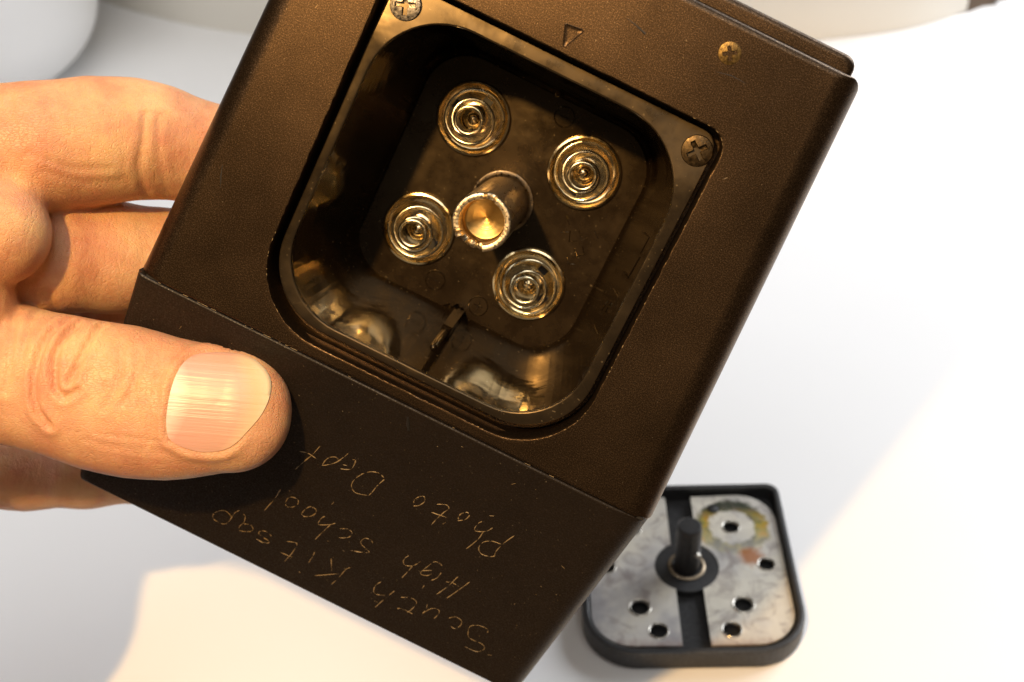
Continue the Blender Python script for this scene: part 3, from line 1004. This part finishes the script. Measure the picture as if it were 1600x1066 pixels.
sk.build('collar', M['post'], stem, 60)

# ------------------------------------------------------------------ the hand
# one continuous surface grown from an implicit field; hand frame in mm: x along the picture's width, z towards the viewer
def smin(a, b, k):
    h = np.clip(0.5 + 0.5 * (b - a) / k, 0, 1)
    return b + (a - b) * h - k * h * (1 - h)

def lattice(lo, f0, f1, hi, fine, coarse):
    c1 = np.arange(f0, lo, -coarse)[1:][::-1]
    c2 = np.arange(f1, hi, coarse)[1:]
    return np.concatenate([c1, np.arange(f0, f1 + 1e-6, fine), c2]).astype(np.float32)

GX = lattice(-290, -106, -30, -27, 0.55, 2.6)
GY = lattice(-230, -46, 54, 70, 0.55, 2.6)
GZ = lattice(-350, -312, -216, -132, 0.75, 2.6)
X, Y, Z = np.meshgrid(GX, GY, GZ, indexing='ij', sparse=True)

def cone_seg(p, q):
    a, ra = np.array(p[:3], np.float32), p[3]
    b, rb = np.array(q[:3], np.float32), q[3]
    d = b - a
    L2 = float(d @ d)
    t = np.clip(((X - a[0]) * d[0] + (Y - a[1]) * d[1] + (Z - a[2]) * d[2]) / L2, 0, 1)
    return np.sqrt((X - a[0] - t * d[0]) ** 2 + (Y - a[1] - t * d[1]) ** 2 + (Z - a[2] - t * d[2]) ** 2) - (ra + (rb - ra) * t)

def chain(pts, k=3.0):
    if len(pts) == 1:
        p = pts[0]
        return np.sqrt((X - p[0]) ** 2 + (Y - p[1]) ** 2 + (Z - p[2]) ** 2) - p[3]
    d = None
    for p, q in zip(pts[:-1], pts[1:]):
        c = cone_seg(p, q)
        d = c if d is None else smin(d, c, k)
    return d

index = [(-118.0, 33.0, -236.0, 13.0), (-101.0, 35.4, -237.0, 11.9), (-88.1, 36.3, -239.0, 11.4), (-79.5, 38.0, -243.0, 11.4), (-73.0, 38.9, -246.5, 10.9), (-68.0, 38.6, -249.0, 10.1), (-59.5, 36.6, -253.0, 9.5), (-51.4, 33.4, -257.0, 8.2), (-47.0, 31.0, -258.0, 7.4)]
middle = [(-114.0, 14.2, -242.0, 10.5), (-88.9, 16.6, -248.5, 10.6), (-79.5, 16.6, -254.5, 10.6), (-70.5, 16.1, -259.5, 10.2), (-60.1, 16.2, -263.0, 9.2), (-50.0, 15.0, -264.0, 8.0)]
ring_f = [(-118.8, -2.9, -254.0, 10), (-96.3, -0.5, -264.0, 9.9), (-84.6, -0.5, -272.0, 9.5), (-70.0, -2.0, -280.0, 8.8), (-58.0, -6.0, -282.0, 7.6)]
pinky = [(-126.4, -27.0, -282.0, 10), (-110.6, -28.8, -292.0, 9.4), (-98.7, -29.5, -297.0, 8.8), (-84.0, -29.5, -300.0, 8.2), (-74.0, -29.0, -300.0, 7.2)]
ballA = [(-93.0, 19.6, -230.5, 9.7)]
ballB = [(-103.0, 30.0, -232.0, 12.5)]
thenar = [(-101.8, 7.5, -233.0, 11)]
palm = [(-122.0, 32.0, -248.0, 15), (-128.5, 7.9, -253.0, 17), (-132.0, -20.6, -266.0, 15)]
palm2 = [(-125.0, 25.0, -250.0, 16), (-139.0, 10.0, -254.0, 20), (-135.0, -25.0, -264.0, 21)]
thumbbase = [(-106.0, -5.8, -239.5, 12.2), (-122.2, -6.9, -243.0, 15), (-143.8, -10.9, -251.0, 19)]
wrist = [(-135.0, -25.0, -264.0, 21), (-135.0, -48.0, -266.0, 23), (-162.0, -100.0, -258.0, 27), (-235.0, -180.0, -175.0, 34)]

CA, SA = math.cos(math.radians(5)), math.sin(math.radians(5))
TO = (-40.36, -11.56)
TS = np.array([-80, -66, -54, -50, -46, -42, -38, -34, -30, -26, -22, -18, -14, -11], float)
TC = np.array([0.8, 1.2, 0.92, 0.35, -0.27, -0.88, -1.6, -2.0, -2.28, -2.6, -2.9, -2.8, -2.55, -2.4])
TH = np.array([13.0, 13.2, 13.35, 13.25, 13.25, 13.6, 13.85, 14.0, 14.1, 13.75, 13.2, 12.65, 11.9, 11.25])
TT = np.array([12.5, 12.2, 11.6, 11.3, 11.1, 10.9, 10.6, 10.2, 9.9, 9.6, 9.3, 8.9, 8.3, 7.8])
TZ = np.array([-242, -240.5, -239, -238.4, -238, -237.6, -237.2, -236.9, -236.6, -236.3, -236.0, -235.7, -235.4, -235.2])
def thumb_params(s):
    return np.interp(s, TS, TC), np.interp(s, TS, TH), np.interp(s, TS, TT), np.interp(s, TS, TZ)
S_ = (X - TO[0]) * CA - (Y - TO[1]) * SA
B_ = (X - TO[0]) * SA + (Y - TO[1]) * CA
c_, h_, t_, z_ = (v.astype(np.float32) for v in thumb_params(S_))
endq = np.clip((S_ + 11) / 11, 0, None) ** 2 + np.clip((-66 - S_) / 14, 0, None) ** 2
qq = np.sqrt((np.abs((B_ - c_) / h_)) ** 2.15 + (np.abs((Z - z_) / t_)) ** 2.15 + endq)
thumb = ((qq - 1) * np.minimum(h_, t_) * 0.95).astype(np.float32)
del qq, endq

D = smin(chain(palm, 6), chain(palm2, 8), 8)
D = smin(D, chain(thumbbase, 6), 7)
D = smin(D, chain(wrist, 8), 8)
F = smin(smin(D, chain(index), 3.0), chain(middle), 2.0)
F = smin(smin(F, chain(ring_f), 2.0), chain(pinky), 2.0)
F = smin(F, chain(ballB), 2.5)
F = smin(F, chain(ballA), 2.8)
F = smin(F, chain(thenar), 2.0)
F = smin(F, smin(thumb, chain(thumbbase, 6), 5.0), 1.2)
del D, thumb

def surface_nets(F):
    nx, ny, nz = F.shape
    ins = F < 0
    cnt = np.zeros((nx - 1, ny - 1, nz - 1), np.uint8)
    for a in (0, 1):
        for b in (0, 1):
            for c in (0, 1):
                cnt += ins[a:nx - 1 + a, b:ny - 1 + b, c:nz - 1 + c]
    act = np.argwhere((cnt > 0) & (cnt < 8))
    idm = -np.ones(cnt.shape, np.int32)
    idm[act[:, 0], act[:, 1], act[:, 2]] = np.arange(len(act))
    acc = np.zeros((len(act), 3))
    num = np.zeros(len(act))
    corners = [(a, b, c) for a in (0, 1) for b in (0, 1) for c in (0, 1)]
    val = {k: F[act[:, 0] + k[0], act[:, 1] + k[1], act[:, 2] + k[2]].astype(float) for k in corners}
    for k in corners:
        for ax in range(3):
            if k[ax] == 0:
                l = list(k)
                l[ax] = 1
                l = tuple(l)
                m = (val[k] < 0) != (val[l] < 0)
                t = val[k] / np.where(m, val[k] - val[l], 1)
                p = np.array(k, float)[None].repeat(len(act), 0)
                p[:, ax] += t
                acc[m] += p[m]
                num[m] += 1
    pos = act + acc / num[:, None]
    P = np.stack([np.interp(pos[:, i], np.arange(len(G)), G) for i, G in enumerate((GX, GY, GZ))], 1)
    quads = []
    for ax in range(3):
        o1, o2 = (ax + 1) % 3, (ax + 2) % 3
        sl0 = [slice(None)] * 3
        sl1 = [slice(None)] * 3
        sl0[ax] = slice(0, -1)
        sl1[ax] = slice(1, None)
        e = np.argwhere(ins[tuple(sl0)] != ins[tuple(sl1)])
        e = e[(e[:, o1] > 0) & (e[:, o2] > 0) & (e[:, o1] < F.shape[o1] - 1) & (e[:, o2] < F.shape[o2] - 1)]
        flip = ins[e[:, 0], e[:, 1], e[:, 2]]
        q = []
        for d1, d2 in ((1, 1), (0, 1), (0, 0), (1, 0)):
            f = e.copy()
            f[:, o1] -= d1
            f[:, o2] -= d2
            q.append(idm[f[:, 0], f[:, 1], f[:, 2]])
        q = np.stack(q, 1)
        q[~flip] = q[~flip][:, ::-1]
        quads.append(q)
    return P, np.concatenate(quads)

HV, HQ = surface_nets(F)
del F
# relax the net
def relax(V, Q, it, w=0.5):
    for _ in range(it):
        acc = np.zeros_like(V)
        num = np.zeros(len(V))
        for i in range(4):
            for j in ((i + 1) % 4, (i + 3) % 4):
                np.add.at(acc, Q[:, i], V[Q[:, j]])
                np.add.at(num, Q[:, i], 1)
        V = V * (1 - w) + w * acc / np.maximum(num, 1)[:, None]
    return V
HV = relax(HV, HQ, 4)

def vnormals(V, Q):
    n = np.cross(V[Q[:, 2]] - V[Q[:, 0]], V[Q[:, 3]] - V[Q[:, 1]])
    N = np.zeros_like(V)
    for i in range(4):
        np.add.at(N, Q[:, i], n)
    return N / np.maximum(np.linalg.norm(N, axis=1, keepdims=True), 1e-9)
NV = vnormals(HV, HQ)

def poly_dist(P2, line):
    d = np.full(len(P2), 1e9)
    for a, b in zip(line[:-1], line[1:]):
        a, b = np.array(a), np.array(b)
        e = b - a
        t = np.clip(((P2 - a) @ e) / (e @ e), 0, 1)
        d = np.minimum(d, np.linalg.norm(P2 - a - t[:, None] * e, axis=1))
    return d

disp = np.zeros(len(HV))
facing = np.clip(NV[:, 2] * 2.5, 0, 1)
on_thumb = (HV[:, 2] > -240) & (HV[:, 1] < 7.5)
# knuckle folds, finger joint creases (line in the hand frame, depth, half width)
CREASES = [
    (0.85, 0.6, 1, [(-81.0, 4.1), (-82.8, 2.0), (-84.1, -2.3), (-84.8, -6.6), (-84.8, -9.8), (-84.1, -12.6), (-82.3, -15.1)]),
    (0.8, 0.6, 1, [(-78.9, 2.7), (-80.5, 0.2), (-81.2, -2.3), (-81.2, -5.5), (-80.9, -8.4), (-79.4, -10.0), (-77.0, -8.7)]),
    (0.7, 0.55, 1, [(-75.0, 3.0), (-75.5, 0.9), (-76.2, -1.2), (-77.3, -4.8), (-78.4, -7.6)]),
    (0.3, 0.6, 1, [(-67.0, -2.3), (-66.6, -5.5), (-67.3, -9.1), (-69.1, -11.2)]),
    (0.25, 0.6, 1, [(-70.0, -1.0), (-69.6, -5.5), (-70.6, -9.6), (-72.4, -12.2)]),
    (0.35, 0.6, 1, [(-87.3, 5.5), (-86.7, 2.3), (-87.3, -2.3)]),
    (0.35, 0.6, 1, [(-90.1, 5.2), (-89.1, -1.2), (-89.1, -4.8), (-90.0, -9.0)]),
    (0.28, 0.6, 1, [(-62.7, -5.9), (-63.1, -9.1), (-62.3, -11.9)]),
    (0.12, 0.5, 1, [(-79.6, 0.5), (-78.2, -1.5), (-77.6, -3.5)]),
    (0.10, 0.4, 1, [(-76, -17.6), (-68, -18.9), (-60, -19.4), (-54, -19.2)]),
    (0.10, 0.4, 1, [(-74, -18.6), (-66, -19.9), (-58, -20.2)]),
    (0.09, 0.4, 1, [(-72, -16.6), (-64, -17.7), (-57, -17.9)]),
    (0.32, 0.6, 0, [(-67.7, 41.9), (-67.9, 37.4), (-69.2, 32.2), (-69.5, 27.7)]),
    (0.16, 0.6, 0, [(-65.5, 41.9), (-65.8, 36.7), (-65.8, 28.5)]),
    (0.18, 0.7, 0, [(-89.6, 43.3), (-88.8, 39.7), (-87.4, 35.3)]),
    (0.14, 0.6, 0, [(-86.0, 33.5), (-80, 31.2), (-74.0, 31.5)]),
    (0.12, 0.6, 0, [(-84.0, 30.5), (-78, 28.9), (-72.0, 30.0)]),
    (0.40, 0.7, 0, [(-87.3, 9.0), (-87.5, 3.2)]),
]
for dep, wid, th, line in CREASES:
    d = poly_dist(HV[:, :2], line)
    k = dep * np.exp(-(d / wid) ** 2) - 0.45 * dep * np.exp(-((d - 2.0 * wid) / (1.3 * wid)) ** 2)
    disp -= k * facing * (on_thumb if th else ~on_thumb)
# fingerprint ridges on the palm pads
pad = np.exp(-((HV[:, 0] + 93) ** 2 + (HV[:, 1] - 18) ** 2) / 70.0) * facing * ~on_thumb
dd = np.hypot(HV[:, 0] + 101, (HV[:, 1] - 5) * 1.2)
disp += 0.05 * np.sin(dd * 2 * PI / 1.15) * pad

# nail bed: the skin dips under the nail and swells into a fold along its base and sides
NAIL = [(-16.6, 7.9), (-11.4, 8.5), (-7.7, 7.9), (-5.0, 6.2), (-3.5, 4.0), (-3.3, 1.2), (-4.3, -2.0), (-6.3, -5.0), (-8.6, -7.7), (-11.3, -9.1), (-15.2, -9.4), (-19.4, -8.0), (-20.5, -5.4), (-20.5, -0.9), (-19.9, 3.4), (-18.8, 6.2)]
def spline_loop(p, m):
    p = [np.array(q, float) for q in p]
    n = len(p)
    o = []
    for i in range(n):
        a, b, c, d = p[i - 1], p[i], p[(i + 1) % n], p[(i + 2) % n]
        for k in range(m):
            t = k / m
            o.append(0.5 * (2 * b + (c - a) * t + (2 * a - 5 * b + 4 * c - d) * t * t + (3 * b - a - 3 * c + d) * t ** 3))
    return np.array(o)
NL = spline_loop(NAIL, 6)
hs = (HV[:, 0] - TO[0]) * CA - (HV[:, 1] - TO[1]) * SA
hb = (HV[:, 0] - TO[0]) * SA + (HV[:, 1] - TO[1]) * CA
P2 = np.stack([hs, hb], 1)
near = (hs > -26) & (hs < 2) & (np.abs(hb) < 15) & (NV[:, 2] > 0.05)
nd = np.full(len(HV), 50.0)
nd[near] = poly_dist(P2[near], list(NL) + [NL[0]])
def inside_poly(P, L):
    r = np.zeros(len(P), bool)
    j = len(L) - 1
    for i in range(len(L)):
        xi, yi, xj, yj = L[i][0], L[i][1], L[j][0], L[j][1]
        c = ((yi > P[:, 1]) != (yj > P[:, 1])) & (P[:, 0] < (xj - xi) * (P[:, 1] - yi) / (yj - yi + 1e-12) + xi)
        r ^= c
        j = i
    return r
ii = near.copy()
ii[near] = inside_poly(P2[near], NL)
sd = np.where(ii, -nd, nd)
base_side = np.clip((-5.5 - hs) / 4.0, 0, 1)
disp += near * (-0.5 * np.clip(0.2 - sd, 0, 0.9) / 0.9 * np.clip((-4.0 - hs) / 4.0, 0.25, 1) + 0.55 * base_side * np.exp(-((sd - 1.1) / 0.8) ** 2) * (NV[:, 2] > 0.2))
# peeling skin on the upper nail fold
pe = np.exp(-((hs + 9.5) / 3.0) ** 2 - ((hb - 9.6) / 0.8) ** 2)
disp += pe * near * 0.8 * (0.5 + 0.5 * np.sin(hs * 5.0))
HV = HV + NV * disp[:, None]

def h2w(p):
    return A @ Vector(p) + CAM
HO = Vector((-105.0, 0.0, -245.0))
hand_me = bpy.data.meshes.new('hand')
V_ = (HV - np.array(HO)) * MM
hand_me.vertices.add(len(V_))
hand_me.vertices.foreach_set('co', V_.astype(np.float32).ravel())
hand_me.loops.add(HQ.size)
hand_me.loops.foreach_set('vertex_index', HQ.astype(np.int32).ravel())
hand_me.polygons.add(len(HQ))
hand_me.polygons.foreach_set('loop_start', (np.arange(len(HQ)) * 4).astype(np.int32))
hand_me.polygons.foreach_set('use_smooth', np.ones(len(HQ), bool))
hand_me.materials.append(M['skin'])
hand_me.update(calc_edges=True)
hand_me.validate()
hand = bpy.data.objects.new('hand', hand_me)
col.objects.link(hand)
hand.matrix_world = Matrix.LocRotScale(h2w(HO) * MM, A.to_quaternion(), None)
tag(hand, 'bare left hand gripping the black battery pack, thumb pressed on its front', 'hand')

# thumb nail
NC = np.array((-12.0, -0.4))
def nail_z(s, b):
    c, h, t, z = thumb_params(np.minimum(s, -11))
    e = np.clip((s + 11) / 11, 0, None) ** 2 * 0.95
    q = np.clip(1 - (np.abs((b - c) / h)) ** 2.15 * 0.92 - e, 0.02, None)
    return z + t * q ** (1 / 2.15)
KR = 16
vs, fs = [], []
def nail_pt(s, b, dz):
    # local frame: x along the thumb, y across, z out
    return (s - NC[0], b - NC[1], nail_z(s, b) + 236.0 + dz)
vs.append(nail_pt(NC[0], NC[1], 0.10))
nN = len(NL)
for k in range(1, KR + 1):
    f = k / KR
    for p in NL:
        q = NC + (p - NC) * f
        vs.append(nail_pt(q[0], q[1], 0.10 + 0.05 * (1 - f)))
for p in NL:
    q = NC + (p - NC) * 1.0
    vs.append(nail_pt(q[0], q[1], -0.5))
for i in range(nN):
    fs.append((0, 1 + i, 1 + (i + 1) % nN))
for k in range(KR):
    for i in range(nN):
        j = (i + 1) % nN
        a, b = 1 + k * nN, 1 + (k + 1) * nN
        fs.append((a + i, b + i, b + j, a + j))
nail = link_mesh('thumbnail', vs, fs, M['nail'], hand, 60)
nail_o = Vector((TO[0] + NC[0] * CA + NC[1] * SA, TO[1] - NC[0] * SA + NC[1] * CA, -236.0))
nail.location = (nail_o - HO) * MM
nail.rotation_euler.z = math.radians(-5)
nail['label'] = 'ridged thumbnail with a pale half moon at its base'
